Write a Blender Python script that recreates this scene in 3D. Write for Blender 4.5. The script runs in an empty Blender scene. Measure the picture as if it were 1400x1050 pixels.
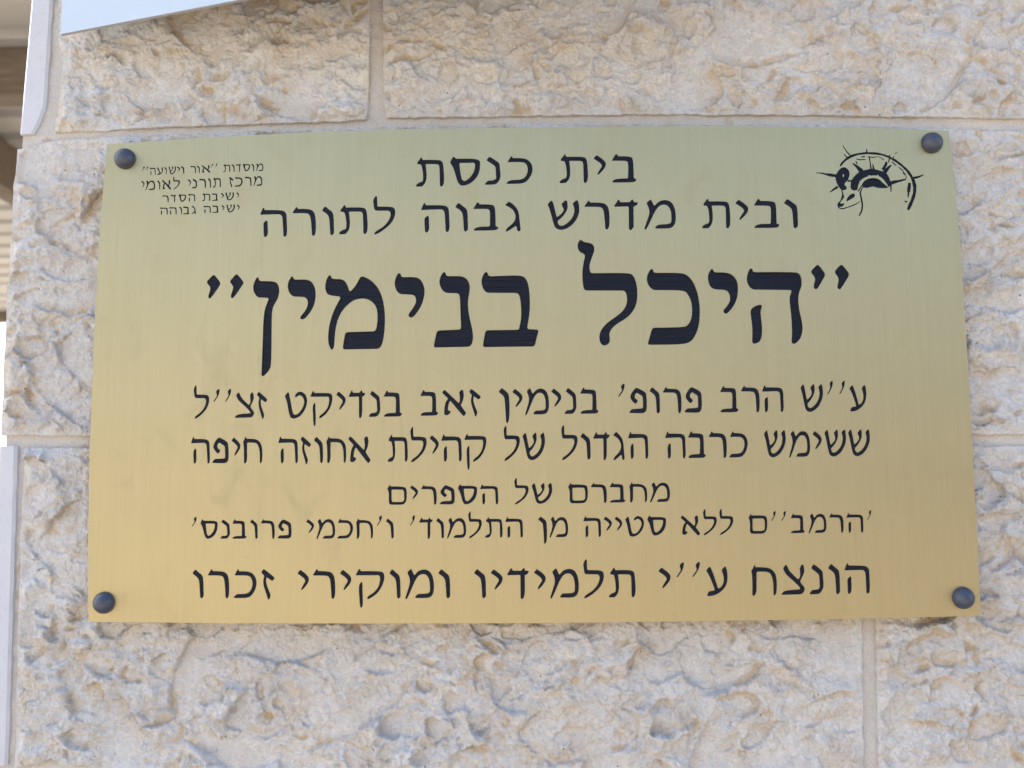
import bpy, math, random
import numpy as np
from mathutils import Vector, Matrix
from mathutils.geometry import delaunay_2d_cdt

# ------------------------------------------------------------------ camera, sky, sun, exposure
S = bpy.context.scene
COL = S.collection
ZC = 1.72                                   # height of the plaque's centre above the ground
CAM = Vector((0.0034, -0.9115, ZC - 0.1223))
PITCH, YAW, ROLL, FPX = 0.12056, -0.01957, -0.00949, 1361.1
_f = Vector((math.sin(YAW) * math.cos(PITCH), math.cos(YAW) * math.cos(PITCH), math.sin(PITCH)))
_r = Vector((math.cos(YAW), -math.sin(YAW), 0))
_u = _r.cross(_f)
_r2 = _r * math.cos(ROLL) + _u * math.sin(ROLL)
_u2 = -_r * math.sin(ROLL) + _u * math.cos(ROLL)
cam = bpy.data.cameras.new('camera')
cam.lens = 35.0
cam.sensor_width = 36.0
cam.clip_start = 0.01
cam.clip_end = 2000
cam.dof.use_dof = True
cam.dof.focus_distance = 0.93
cam.dof.aperture_fstop = 6.5
cam_o = bpy.data.objects.new('camera', cam)
COL.objects.link(cam_o)
M = Matrix((_r2, _u2, -_f)).transposed().to_4x4()
M.translation = CAM
cam_o.matrix_world = M
S.camera = cam_o

SUN_EL, SUN_AZ = math.radians(45), math.radians(-60)   # azimuth from +Y (behind the wall) towards +X
w = bpy.data.worlds.new('World')
S.world = w
w.use_nodes = True
nt = w.node_tree
bg = nt.nodes['Background']
sky = nt.nodes.new('ShaderNodeTexSky')
sky.sky_type = 'NISHITA'
sky.sun_disc = False
sky.sun_elevation = SUN_EL
sky.sun_rotation = SUN_AZ
sky.air_density = 1.0
sky.dust_density = 2.5
sky.ozone_density = 1.0
nt.links.new(sky.outputs[0], bg.inputs[0])
bg.inputs[1].default_value = 0.12
sl = bpy.data.lights.new('sun', 'SUN')
sl.energy = 4.0
sl.angle = math.radians(0.5)
sl.color = (1.0, 0.94, 0.85)
so = bpy.data.objects.new('sun', sl)
COL.objects.link(so)
sd = Vector((math.sin(SUN_AZ) * math.cos(SUN_EL), math.cos(SUN_AZ) * math.cos(SUN_EL), math.sin(SUN_EL)))
so.rotation_euler = sd.to_track_quat('Z', 'Y').to_euler()
so.location = sd * 20
S.view_settings.view_transform = 'Standard'
S.view_settings.look = 'None'
S.view_settings.gamma = 1.0
S.view_settings.exposure = 1.92


def ray(px, py):
    return (_f + _r2 * ((px - 700) / FPX) + _u2 * ((525 - py) / FPX))


def on_wall(px, py, Y=0.0):
    d = ray(px, py)
    return CAM + d * ((Y - CAM.y) / d.y)


def on_height(px, py, z):
    d = ray(px, py)
    return CAM + d * ((z - CAM.z) / d.z)


# ------------------------------------------------------------------ helpers
def link(name, me, parent=None, mat=None):
    o = bpy.data.objects.new(name, me)
    COL.objects.link(o)
    if parent is not None:
        o.parent = parent
        o.matrix_parent_inverse = Matrix.Translation(-parent.location)
    if mat is not None:
        me.materials.append(mat)
    return o


def thing(name, label, cat, loc):
    o = bpy.data.objects.new(name, None)
    COL.objects.link(o)
    o.location = loc
    o.empty_display_size = 0.1
    o['label'] = label
    o['category'] = cat
    return o


def mesh(verts, faces, smooth=False):
    me = bpy.data.meshes.new('mesh')
    me.from_pydata(verts, [], faces)
    if smooth:
        me.polygons.foreach_set('use_smooth', [True] * len(me.polygons))
    me.update()
    return me


def box_mesh(lo, hi, bevel=0.0):
    import bmesh
    bm = bmesh.new()
    bmesh.ops.create_cube(bm, size=1)
    for v in bm.verts:
        v.co = Vector([lo[i] + (v.co[i] + 0.5) * (hi[i] - lo[i]) for i in range(3)])
    if bevel:
        bmesh.ops.bevel(bm, geom=bm.edges[:], offset=bevel, segments=2, profile=0.6, affect='EDGES')
    me = bpy.data.meshes.new('mesh')
    bm.to_mesh(me)
    bm.free()
    return me


class NT:
    def __init__(s, name):
        s.m = bpy.data.materials.new(name)
        s.m.use_nodes = True
        s.t = s.m.node_tree
        s.b = s.t.nodes['Principled BSDF']
        s.out = s.t.nodes['Material Output']

    def n(s, typ, **kw):
        x = s.t.nodes.new(typ)
        for k, v in kw.items():
            setattr(x, k, v)
        return x

    def l(s, a, b):
        s.t.links.new(a, b)

    def pos(s, scale=(1, 1, 1)):
        g = s.n('ShaderNodeNewGeometry')
        mp = s.n('ShaderNodeMapping')
        mp.inputs['Scale'].default_value = scale
        s.l(g.outputs['Position'], mp.inputs[0])
        return mp.outputs[0]

    def noise(s, vec, scale, detail=4, rough=0.55, dist=0.0):
        x = s.n('ShaderNodeTexNoise')
        x.inputs['Scale'].default_value = scale
        x.inputs['Detail'].default_value = detail
        x.inputs['Roughness'].default_value = rough
        x.inputs['Distortion'].default_value = dist
        s.l(vec, x.inputs['Vector'])
        return x.outputs['Fac']

    def ramp(s, fac, stops):
        r = s.n('ShaderNodeValToRGB')
        e = r.color_ramp.elements
        while len(e) < len(stops):
            e.new(0.5)
        for i, (p, c) in enumerate(stops):
            e[i].position = p
            e[i].color = (c if isinstance(c, tuple) else (c, c, c)) + (1,)
        s.l(fac, r.inputs[0])
        return r.outputs[0]

    def mix(s, fac, a, b, mode='MIX'):
        x = s.n('ShaderNodeMix', data_type='RGBA', blend_type=mode)
        for i, v in ((0, fac), (6, a), (7, b)):
            if isinstance(v, (int, float)):
                x.inputs[i].default_value = v
            elif isinstance(v, tuple):
                x.inputs[i].default_value = v + (1,)
            else:
                s.l(v, x.inputs[i])
        return x.outputs[2]

    def math(s, op, a, b=0.0):
        x = s.n('ShaderNodeMath', operation=op)
        for i, v in ((0, a), (1, b)):
            if isinstance(v, (int, float)):
                x.inputs[i].default_value = v
            else:
                s.l(v, x.inputs[i])
        return x.outputs[0]

    def bump(s, h, strength, dist, normal=None):
        x = s.n('ShaderNodeBump')
        x.inputs['Strength'].default_value = strength
        x.inputs['Distance'].default_value = dist
        s.l(h, x.inputs['Height'])
        if normal is not None:
            s.l(normal, x.inputs['Normal'])
        return x.outputs[0]

    def set(s, **kw):
        for k, v in kw.items():
            i = s.b.inputs[k.replace('_', ' ')]
            if isinstance(v, (int, float)):
                i.default_value = v
            elif isinstance(v, tuple):
                i.default_value = v + (1,)
            else:
                s.l(v, i)


# ------------------------------------------------------------------ materials
def mat_stone():
    k = NT('limestone')
    p = k.pos()
    rnd = k.n('ShaderNodeObjectInfo').outputs['Random']
    big = k.noise(p, 14, 5, 0.6)
    col = k.mix(k.ramp(big, [(0.35, 0.0), (0.65, 1.0)]), (0.80, 0.765, 0.73), (0.90, 0.875, 0.84))
    blot = k.noise(p, 38, 6, 0.65, 0.6)
    col = k.mix(k.ramp(blot, [(0.52, 0.0), (0.70, 0.55)]), col, (0.80, 0.68, 0.50))
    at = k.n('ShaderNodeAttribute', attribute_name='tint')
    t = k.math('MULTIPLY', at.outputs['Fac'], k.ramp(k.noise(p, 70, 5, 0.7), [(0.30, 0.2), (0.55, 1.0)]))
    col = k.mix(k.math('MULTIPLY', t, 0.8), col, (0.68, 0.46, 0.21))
    grey = k.noise(p, 24, 4, 0.5, 0.3)
    col = k.mix(k.ramp(grey, [(0.58, 0.0), (0.75, 0.35)]), col, (0.60, 0.59, 0.60))
    fine = k.noise(p, 420, 4, 0.7)
    col = k.mix(0.22, col, k.ramp(fine, [(0.3, 0.7), (0.7, 1.0)]), 'MULTIPLY')
    # small dark pits
    vo = k.n('ShaderNodeTexVoronoi')
    vo.inputs['Scale'].default_value = 95
    k.l(p, vo.inputs['Vector'])
    sp = k.math('MULTIPLY', k.math('LESS_THAN', vo.outputs['Distance'], 0.09),
                k.math('GREATER_THAN', k.noise(p, 60, 2), 0.60))
    col = k.mix(k.math('MULTIPLY', sp, 0.75), col, (0.12, 0.09, 0.07))
    col = k.mix(k.math('MULTIPLY', rnd, 0.12), col, (0.60, 0.50, 0.38))
    n1 = k.bump(k.noise(p, 130, 7, 0.72, 0.5), 0.9, 0.0045)
    vf = k.n('ShaderNodeTexVoronoi', feature='F1')
    vf.inputs['Scale'].default_value = 210
    mv = k.n('ShaderNodeVectorMath', operation='ADD')
    wn = k.n('ShaderNodeTexNoise')
    wn.inputs['Scale'].default_value = 120
    wn.inputs['Detail'].default_value = 4
    k.l(p, wn.inputs['Vector'])
    ws = k.n('ShaderNodeVectorMath', operation='SCALE')
    k.l(wn.outputs['Color'], ws.inputs[0])
    ws.inputs['Scale'].default_value = 0.012
    k.l(p, mv.inputs[0])
    k.l(ws.outputs[0], mv.inputs[1])
    k.l(mv.outputs[0], vf.inputs['Vector'])
    n1 = k.bump(vf.outputs['Distance'], 0.7, 0.0022, n1)
    n2 = k.bump(k.noise(p, 700, 4, 0.75), 0.8, 0.0009, n1)
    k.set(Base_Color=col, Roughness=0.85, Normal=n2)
    k.b.inputs['Specular IOR Level'].default_value = 0.25
    return k.m


def mat_dressed():
    k = NT('dressed_limestone')
    p = k.pos()
    col = k.mix(k.noise(p, 30, 5), (0.58, 0.58, 0.61), (0.68, 0.68, 0.71))
    col = k.mix(k.ramp(k.noise(p, 120, 5, 0.7), [(0.55, 0.0), (0.75, 0.5)]), col, (0.48, 0.42, 0.36))
    k.set(Base_Color=col, Roughness=0.8, Normal=k.bump(k.noise(p, 380, 5, 0.7), 0.5, 0.001))
    return k.m


def mat_mortar():
    k = NT('mortar')
    p = k.pos()
    col = k.mix(k.noise(p, 25, 5, 0.6), (0.62, 0.57, 0.52), (0.78, 0.73, 0.67))
    col = k.mix(k.ramp(k.noise(p, 45, 4, 0.6), [(0.60, 0.0), (0.72, 0.55)]), col, (0.50, 0.33, 0.17))
    fine = k.noise(p, 900, 3, 0.7)
    col = k.mix(0.5, col, k.ramp(fine, [(0.3, 0.5), (0.6, 1.0)]), 'MULTIPLY')
    n1 = k.bump(fine, 0.9, 0.001)
    k.set(Base_Color=col, Roughness=0.95, Normal=k.bump(k.noise(p, 120, 4), 0.7, 0.003, n1))
    return k.m


def mat_brass():
    k = NT('brushed_brass')
    g = k.pos((1800, 1800, 22))
    br = k.noise(g, 1.0, 3, 0.6)
    p = k.pos()
    wide = k.noise(k.pos((260, 260, 6)), 1.0, 2, 0.5)
    cloud = k.noise(p, 9, 4, 0.55)
    col = k.mix(br, (0.455, 0.385, 0.215), (0.58, 0.49, 0.285))
    col = k.mix(k.math('MULTIPLY', wide, 0.35), col, (0.40, 0.325, 0.18))
    spots = k.noise(p, 75, 3, 0.5)
    col = k.mix(k.ramp(spots, [(0.73, 0.0), (0.80, 0.35)]), col, (0.45, 0.30, 0.14))
    r = k.math('ADD', k.math('MULTIPLY', br, 0.10), k.math('ADD', k.math('MULTIPLY', cloud, 0.12), 0.37))
    marks = k.noise(k.pos((1, 1, 0.6)), 30, 6, 0.65, 1.2)      # handling marks and dried drips
    r = k.math('ADD', r, k.math('MULTIPLY', k.ramp(marks, [(0.56, 0.0), (0.66, 1.0)]), 0.07))
    k.set(Base_Color=col, Metallic=1.0, Roughness=r, Normal=k.bump(br, 0.22, 0.0004))
    k.b.inputs['Anisotropic'].default_value = 0.5
    return k.m


def mat_paint():
    k = NT('black_engraving_paint')
    p = k.pos((18, 18, 620))
    br = k.noise(p, 1.0, 3, 0.6)
    n0 = k.noise(k.pos(), 60, 3, 0.6)
    col = k.mix(n0, (0.003, 0.005, 0.011), (0.005, 0.008, 0.020))
    k.set(Base_Color=col, Roughness=k.math('ADD', k.math('MULTIPLY', n0, 0.15), 0.16),
          Normal=k.bump(br, 0.9, 0.0017))
    k.b.inputs['Specular IOR Level'].default_value = 0.22
    return k.m


def mat_cap():
    k = NT('dark_cap_enamel')
    n0 = k.noise(k.pos(), 900, 4, 0.6)
    k.set(Base_Color=k.mix(n0, (0.026, 0.036, 0.066), (0.048, 0.058, 0.090)), Roughness=0.40,
          Normal=k.bump(n0, 0.15, 0.0005))
    k.b.inputs['Specular IOR Level'].default_value = 0.75
    return k.m


def mat_simple(name, a, b, scale, rough=0.6, bump=0.2, bd=0.002, stretch=(1, 1, 1), metal=0.0):
    k = NT(name)
    n0 = k.noise(k.pos(stretch), scale, 5, 0.6)
    k.set(Base_Color=k.mix(n0, a, b), Roughness=rough, Metallic=metal, Normal=k.bump(n0, bump, bd))
    return k.m


STONE, DRESSED, MORTAR, BRASS, PAINT, CAP = mat_stone(), mat_dressed(), mat_mortar(), mat_brass(), mat_paint(), mat_cap()
WHITE = mat_simple('white_enamel', (0.52, 0.60, 0.68), (0.56, 0.64, 0.72), 40, 0.25, 0.03)
WOOD = mat_simple('weathered_wood', (0.06, 0.045, 0.035), (0.30, 0.24, 0.19), 14, 0.85, 0.9, 0.01, (1, 5, 5))
SHEET = mat_simple('painted_sheet', (0.40, 0.39, 0.38), (0.47, 0.46, 0.45), 5, 0.5, 0.05)
GROUND = mat_simple('pale_ground', (0.26, 0.23, 0.185), (0.34, 0.30, 0.245), 1.5, 0.9, 0.4, 0.01)
PLASTER = mat_simple('pale_plaster', (0.62, 0.56, 0.47), (0.70, 0.64, 0.54), 3, 0.9, 0.3, 0.004)
STEEL = mat_simple('white_pipe_paint', (0.70, 0.66, 0.58), (0.76, 0.72, 0.64), 30, 0.4, 0.05)

# ------------------------------------------------------------------ numpy noise


def vnoise(x, y, seed):
    xi = np.floor(x).astype(np.int64)
    yi = np.floor(y).astype(np.int64)
    fx, fy = x - xi, y - yi
    fx = fx * fx * fx * (fx * (fx * 6 - 15) + 10)
    fy = fy * fy * fy * (fy * (fy * 6 - 15) + 10)

    def h(a, b):
        n = (a * 374761393 + b * 668265263 + seed * 2147483647) & 0xffffffff
        n = ((n ^ (n >> 13)) * 1274126177) & 0xffffffff
        n = n ^ (n >> 16)
        return (n & 0xffff) / 65535.0
    a, b, c, d = h(xi, yi), h(xi + 1, yi), h(xi, yi + 1), h(xi + 1, yi + 1)
    return (a + (b - a) * fx) * (1 - fy) + (c + (d - c) * fx) * fy


def fbm(x, y, seed, octaves=4, gain=0.5):
    s, a, t = 0.0, 1.0, 0.0
    for i in range(octaves):
        s = s + a * (vnoise(x * 2 ** i + 17.3 * i, y * 2 ** i - 9.1 * i, seed + i) - 0.5)
        t += a
        a *= gain
    return s / t * 2


def poly(pts):
    xs = [p[0] for p in pts]
    ys = [p[1] for p in pts]
    return lambda q: np.interp(q, xs, ys) if len(xs) > 1 else q * 0 + ys[0]


# ------------------------------------------------------------------ the stone wall
corner = on_wall(20, 300)
wall = thing('stone_wall', 'rough cream limestone wall with grey mortar joints behind the gold plaque', 'stone wall',
             (corner.x, 0, 0))


def to_plane(px, py):
    """vectorised photo position -> (x, z) on the wall plane y = 0"""
    a = (px - 700) / FPX
    b = (525 - py) / FPX
    dx = _f.x + _r2.x * a + _u2.x * b
    dy = _f.y + _r2.y * a + _u2.y * b
    dz = _f.z + _r2.z * a + _u2.z * b
    k = -CAM.y / dy
    return CAM.x + dx * k, CAM.z + dz * k


def rock_height(X, Z, s_edge, seed, step, flat=0.0):
    """split-face relief: overlapping conchoidal scoops knapped out of a rough slab"""
    rng = np.random.RandomState(seed)
    H = 0.0200 + 0.0030 * fbm(X * 9, Z * 9, seed, 3) + 0.004 * fbm(X * 40, Z * 50, seed + 5, 3, 0.55)
    T = np.zeros_like(H)
    x0, x1, z0, z1 = X.min(), X.max(), Z.min(), Z.max()
    n = int((x1 - x0) * (z1 - z0) / 0.000075)
    wx = 0.0045 * fbm(X * 45, Z * 45, seed + 9, 4, 0.6)
    wz = 0.0045 * fbm(X * 45 + 31, Z * 45, seed + 19, 4, 0.6)
    XW = X + wx + 0.0016 * fbm(X * 150, Z * 150, seed + 29, 3, 0.6)
    ZW = Z + wz + 0.0016 * fbm(X * 150 + 7, Z * 150, seed + 39, 3, 0.6)
    for i in range(n):
        k = rng.rand()
        r = rng.uniform(0.018, 0.032) if k < 0.03 else (rng.uniform(0.0075, 0.014) if k < 0.45 else rng.uniform(0.0028, 0.008))
        cx, cz = rng.uniform(x0, x1), rng.uniform(z0, z1)
        ang = rng.normal(0.25, 0.7)
        el = rng.uniform(1.0, 2.6)
        ca, sa = math.cos(ang), math.sin(ang)
        R = r * el * 1.35
        sel = (np.abs(X - cx) < R) & (np.abs(Z - cz) < R)
        if not sel.any():
            continue
        ii = np.where(sel.any(1))[0]
        jj = np.where(sel.any(0))[0]
        sl_ = (slice(ii[0], ii[-1] + 1), slice(jj[0], jj[-1] + 1))
        dx, dz = XW[sl_] - cx, ZW[sl_] - cz
        a = (dx * ca + dz * sa) / (r * el)
        b = (-dx * sa + dz * ca) / r
        Hs, Ts = H[sl_], T[sl_]
        here = H[min(max(ii[0] + len(ii) // 2, 0), H.shape[0] - 1), min(jj[0] + len(jj) // 2, H.shape[1] - 1)]
        depth = min(r * rng.uniform(0.22, 0.46), 0.0046)
        tl = 1.0 if r < 0.012 else 0.5
        g1, g2 = rng.normal(0, 0.30) * tl, rng.normal(0.08, 0.42) * tl
        if rng.rand() < 0.6:                        # a nearly flat chip face rather than a bowl
            depth *= 0.3
            g1, g2 = g1 * 1.3, g2 * 1.3
        ctr = max(here, 0.0125) - depth * rng.uniform(0.4, 1.0)
        s = ctr + depth * (a * a + b * b) + g1 * dx + g2 * dz
        m = (s < Hs) & (a * a + b * b < 1.25)
        dif = Hs - s
        tt = np.exp(-np.clip(dif, 0, 1) / 0.0013) * (rng.uniform(0.4, 1.0) if rng.rand() < 0.40 else 0.0)
        Ts[m] = np.maximum(tt[m], Ts[m] * 0.5)
        Hs[m] = s[m]
    P = np.pad(H, 1, mode='edge')
    H = (P[1:-1, 1:-1] * 9 + P[:-2, 1:-1] + P[2:, 1:-1] + P[1:-1, :-2] + P[1:-1, 2:]) / 13
    H += 0.0030 * fbm(X * 170, Z * 200, seed + 31, 4, 0.7) + 0.0022 * fbm(X * 62 + 0.004, Z * 85, seed + 41, 3)
    # ochre iron and warm pocket shade painted into the hollows: depth below the local mean, broken up by noise
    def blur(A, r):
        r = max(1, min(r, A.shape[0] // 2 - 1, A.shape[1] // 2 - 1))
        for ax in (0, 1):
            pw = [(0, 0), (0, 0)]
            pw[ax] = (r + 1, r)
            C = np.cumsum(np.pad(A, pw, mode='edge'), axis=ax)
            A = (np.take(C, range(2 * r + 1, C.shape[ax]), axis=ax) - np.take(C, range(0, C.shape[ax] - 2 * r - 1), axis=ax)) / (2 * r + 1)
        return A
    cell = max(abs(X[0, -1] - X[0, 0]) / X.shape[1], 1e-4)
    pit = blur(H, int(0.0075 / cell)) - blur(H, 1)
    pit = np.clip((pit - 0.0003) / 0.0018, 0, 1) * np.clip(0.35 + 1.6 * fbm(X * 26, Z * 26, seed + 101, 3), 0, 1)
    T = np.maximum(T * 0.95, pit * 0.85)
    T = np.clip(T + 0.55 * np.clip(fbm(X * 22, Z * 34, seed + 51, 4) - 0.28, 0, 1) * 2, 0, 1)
    if seed == 11:                                  # brown patina and the sign's shadow, painted into this stone's upper right
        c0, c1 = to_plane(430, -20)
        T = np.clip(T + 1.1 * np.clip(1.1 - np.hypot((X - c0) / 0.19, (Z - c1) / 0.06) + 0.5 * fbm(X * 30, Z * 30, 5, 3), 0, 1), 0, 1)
    # the four sawn edges: low and nearly level next to the joints
    e = np.clip(s_edge / (0.011 + 0.007 * fbm(X * 45, Z * 45, seed + 61, 2)), 0, 1)
    e = e * e * (3 - 2 * e)
    Hed = 0.0078 + 0.0022 * fbm(X * 30, Z * 30, seed + 71, 3)
    H = Hed + (H - Hed) * e
    H = 0.0125 + (H - 0.0125) * 0.85
    H = np.where(H < 0.0075, 0.0075 - 0.0030 * np.tanh((0.0075 - H) / 0.0045), H)
    H = np.where(H > 0.0225, 0.0225 + 0.0025 * np.tanh((H - 0.0225) / 0.003), H)
    return H, T


def grid_stone(X, Z, seed, step, mat, name='stone'):
    """X, Z: node positions on the wall plane, rows going down"""
    nv, nu = X.shape
    si = np.arange(nu)[None, :] * np.ones((nv, 1))
    ti = np.arange(nv)[:, None] * np.ones((1, nu))
    wx = np.abs(X[:, -1:] - X[:, :1])
    hz = np.abs(Z[:1, :] - Z[-1:, :])
    s_edge = np.minimum(np.minimum(si, nu - 1 - si) / (nu - 1) * wx, np.minimum(ti, nv - 1 - ti) / (nv - 1) * hz)
    j = np.clip(1 - s_edge / 0.01, 0, 1)
    X = X + 0.0009 * fbm(X * 80, Z * 80, seed + 81, 3) * j
    Z = Z + 0.0009 * fbm(X * 80 + 50, Z * 80, seed + 91, 3) * j
    H, T = rock_height(X, Z, s_edge, seed, step)
    # skirt ring down into the mortar
    Xp, Zp, Tp = (np.pad(a, 1, mode='edge') for a in (X, Z, T))
    Hp = np.pad(H, 1, mode='constant', constant_values=-0.004)
    nv2, nu2 = Xp.shape
    co = np.stack([Xp, -Hp, Zp], -1).reshape(-1, 3)
    idx = np.arange(nv2 * nu2).reshape(nv2, nu2)
    f = np.stack([idx[:-1, :-1], idx[1:, :-1], idx[1:, 1:], idx[:-1, 1:]], -1).reshape(-1, 4)
    me = bpy.data.meshes.new('stone')
    me.vertices.add(len(co))
    me.vertices.foreach_set('co', co.ravel())
    me.loops.add(f.size)
    me.loops.foreach_set('vertex_index', f.ravel().astype(np.int32))
    me.polygons.add(len(f))
    me.polygons.foreach_set('loop_start', np.arange(0, f.size, 4, dtype=np.int32))
    me.polygons.foreach_set('loop_total', np.full(len(f), 4, dtype=np.int32))
    me.polygons.foreach_set('use_smooth', np.ones(len(f), dtype=bool))
    me.update(calc_edges=True)
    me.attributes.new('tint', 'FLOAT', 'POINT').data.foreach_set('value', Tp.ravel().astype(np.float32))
    return link(name, me, wall, mat)


def traced_stone(left, right, top, bottom, seed, step_px=1.7):
    """edges traced on the photograph: left/right give x at a y, top/bottom give y at an x"""
    L, R, Tp, B = poly(left), poly(right), poly(top), poly(bottom)
    wpx = float(R(300.0) - L(300.0))
    hpx = float(B(600.0) - Tp(600.0))
    nu, nv = max(8, int(wpx / step_px)), max(8, int(hpx / step_px))
    s = np.linspace(0, 1, nu)[None, :] * np.ones((nv, 1))
    t = np.linspace(0, 1, nv)[:, None] * np.ones((1, nu))
    y = Tp(s * 0 + 500) * (1 - t) + B(s * 0 + 500) * t
    for _ in range(3):
        x = L(y) * (1 - s) + R(y) * s
        y = Tp(x) * (1 - t) + B(x) * t
    X, Z = to_plane(x, y)
    return grid_stone(X, Z, seed, step_px, STONE)


cornerL = [(-260, 74), (0, 51), (70, 43), (150, 34), (200, 30), (285, 24), (430, 14.5), (500, 12), (590, 8), (690, 4), (760, 0), (1050, -9), (1500, -20)]
AB_top = [(0, 188), (96, 185), (299, 175.7), (471, 170.7), (530, 166), (760, 162), (900, 161), (1100, 162), (1300, 165), (1400, 167), (1900, 176)]
B_top = [(0, 212), (40, 207), (73, 197), (146, 192), (299, 186), (471, 180), (700, 175), (1100, 175), (1300, 181), (1400, 184), (1900, 194)]
B_bot = [(0, 596), (120, 597), (700, 598), (1340, 595), (1400, 594), (1900, 588)]
C_top = [(0, 613), (120, 613), (700, 614), (1340, 611), (1400, 610), (1900, 604)]
C_bot = [(0, 1046), (200, 1052), (700, 1060), (1400, 1048), (1900, 1036)]
D_top = [(0, 1060), (200, 1066), (700, 1074), (1400, 1062), (1900, 1050)]
A_top = [(0, -262), (700, -275), (1900, -262)]
Z_bot = [(0, -278), (700, -291), (1900, -278)]
shift = lambda e, d: [(a, b + d) for a, b in e]
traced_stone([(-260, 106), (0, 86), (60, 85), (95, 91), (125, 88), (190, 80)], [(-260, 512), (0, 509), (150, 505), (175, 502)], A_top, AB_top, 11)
traced_stone([(-260, 522), (0, 525), (150, 527), (175, 533)], [(-260, 1990), (1000, 1990)], A_top, AB_top, 23)
traced_stone(cornerL, [(0, 690), (1000, 690)], B_top, B_bot, 37)
traced_stone([(0, 706), (1000, 706)], [(0, 1990), (1000, 1990)], B_top, B_bot, 41)
traced_stone([(600, 40), (700, 36), (1000, 28), (1060, 26)], [(600, 1168), (850, 1175), (1050, 1176)], C_top, C_bot, 59)
traced_stone([(600, 1190), (850, 1192), (1050, 1197)], [(0, 1990), (1600, 1990)], C_top, C_bot, 61)
traced_stone(cornerL, [(0, 620), (1500, 620)], D_top, shift(D_top, 380), 73, 5)
traced_stone([(0, 640), (1500, 640)], [(0, 1990), (1500, 1990)], D_top, shift(D_top, 380), 79, 5)
traced_stone(cornerL, [(-900, 820), (0, 820)], shift(Z_bot, -330), Z_bot, 83, 5)
traced_stone([(-900, 836), (0, 836)], [(-900, 1990), (0, 1990)], shift(Z_bot, -330), Z_bot, 89, 5)


# courses outside the photograph, so that the wall goes on as built
def plain_stone(x0, x1, z0, z1, seed):
    nu, nv = max(10, int((x1 - x0) / 0.008)), max(10, int((z1 - z0) / 0.008))
    X = np.linspace(x0, x1, nu)[None, :] * np.ones((nv, 1))
    Z = np.linspace(z1, z0, nv)[:, None] * np.ones((1, nu))
    return grid_stone(X, Z, seed, 8, STONE)


xr = to_plane(1990, 500)[0] + 0.012
ztop = to_plane(700, -621)[1] + 0.012
zbot = to_plane(700, 1454)[1] - 0.012
rs = random.Random(5)
cx0 = corner.x - 0.01
sd_ = 200
z = zbot
rows = []
while z > 0.05:
    rows.append((max(z - 0.27, 0.0), z))
    z -= 0.282
z = ztop
while z < 3.9:
    rows.append((z, z + 0.27))
    z += 0.282
for (a, b) in rows:
    x = cx0
    while x < 3.2:
        wd = rs.uniform(0.35, 0.75)
        sd_ += 7
        plain_stone(x, min(x + wd, 3.4), a, b, sd_)
        x += wd + 0.012
z = zbot
while z < ztop - 0.1:
    x = xr
    while x < 3.2:
        wd = rs.uniform(0.4, 0.75)
        sd_ += 7
        plain_stone(x, min(x + wd, 3.4), z, z + 0.268, sd_)
        x += wd + 0.012
    z += 0.28

# mortar bed: a gently uneven sheet at the joint face, and the solid wall behind it
zt = 4.2
xl, xr2 = corner.x - 0.006, 3.5


def bed():
    nx, nz = 330, 300
    xs = np.concatenate([np.linspace(xl, 0.75, nx - 20), np.linspace(0.78, xr2, 20)])
    zs = np.concatenate([np.linspace(0, 1.25, 12)[:-1], np.linspace(1.25, 2.2, nz), np.linspace(2.2, zt, 14)[1:]])
    X, Zg = np.meshgrid(xs, zs)
    cxs = np.array([to_plane(a, b) for b, a in cornerL])
    o = np.argsort(cxs[:, 1])
    xe = np.interp(Zg, cxs[o, 1], cxs[o, 0]) + 0.003
    X = X + (xe - xl) * np.clip((0.2 - X) / (0.2 - xl), 0, 1)
    Ymm = 0.0046 + 0.0014 * fbm(X * 40, Zg * 40, 3, 3) + 0.0010 * fbm(X * 190, Zg * 190, 8, 3)
    co = np.stack([X, -Ymm, Zg], -1).reshape(-1, 3)
    n1, n2 = X.shape
    idx = np.arange(n1 * n2).reshape(n1, n2)
    f = np.stack([idx[:-1, :-1], idx[:-1, 1:], idx[1:, 1:], idx[1:, :-1]], -1).reshape(-1, 4)
    return mesh(co.tolist(), f.tolist(), True)


link('mortar_joint', bed(), wall, MORTAR)
link('masonry_core', box_mesh((corner.x + 0.012, 0.002, 0), (3.5, 0.30, zt)), wall, PLASTER)

# side wall at the corner: smooth slabs whose sawn edges show as pale strips beside the rough stones
def side_slab(xa0, xb0, z0, xa1, xb1, z1, y0=-0.0095, y1=0.55, r=0.0):
    """(xa, xb) at z0 and at z1: the strip's two sides; the slab runs back along the side wall"""
    n = 26
    v, f = [], []
    for i in range(n + 1):
        t = i / n
        zz = z0 + (z1 - z0) * t
        a = xa0 + (xa1 - xa0) * t
        b = xb0 + (xb1 - xb0) * t
        if r and t < 0.09:                        # chipped lower inner corner
            b = b - r * (1 - t / 0.09) ** 1.6
        wob = 0.0006 * math.sin(zz * 140) + 0.0005 * math.sin(zz * 310 + 1)
        c = 0.0022
        v += [(a, y1, zz), (a, y0 + c, zz), (a + c, y0, zz), (b - c, y0, zz), (b + wob * 0.4, y0 + c, zz), (b, 0.0, zz), (b, y1, zz)]
    for i in range(n):
        for j in range(6):
            p = i * 7 + j
            f.append((p, p + 1, p + 8, p + 7))
    f.append(tuple(range(6, -1, -1)))
    f.append(tuple(n * 7 + j for j in range(7)))
    return mesh(v, f)


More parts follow.
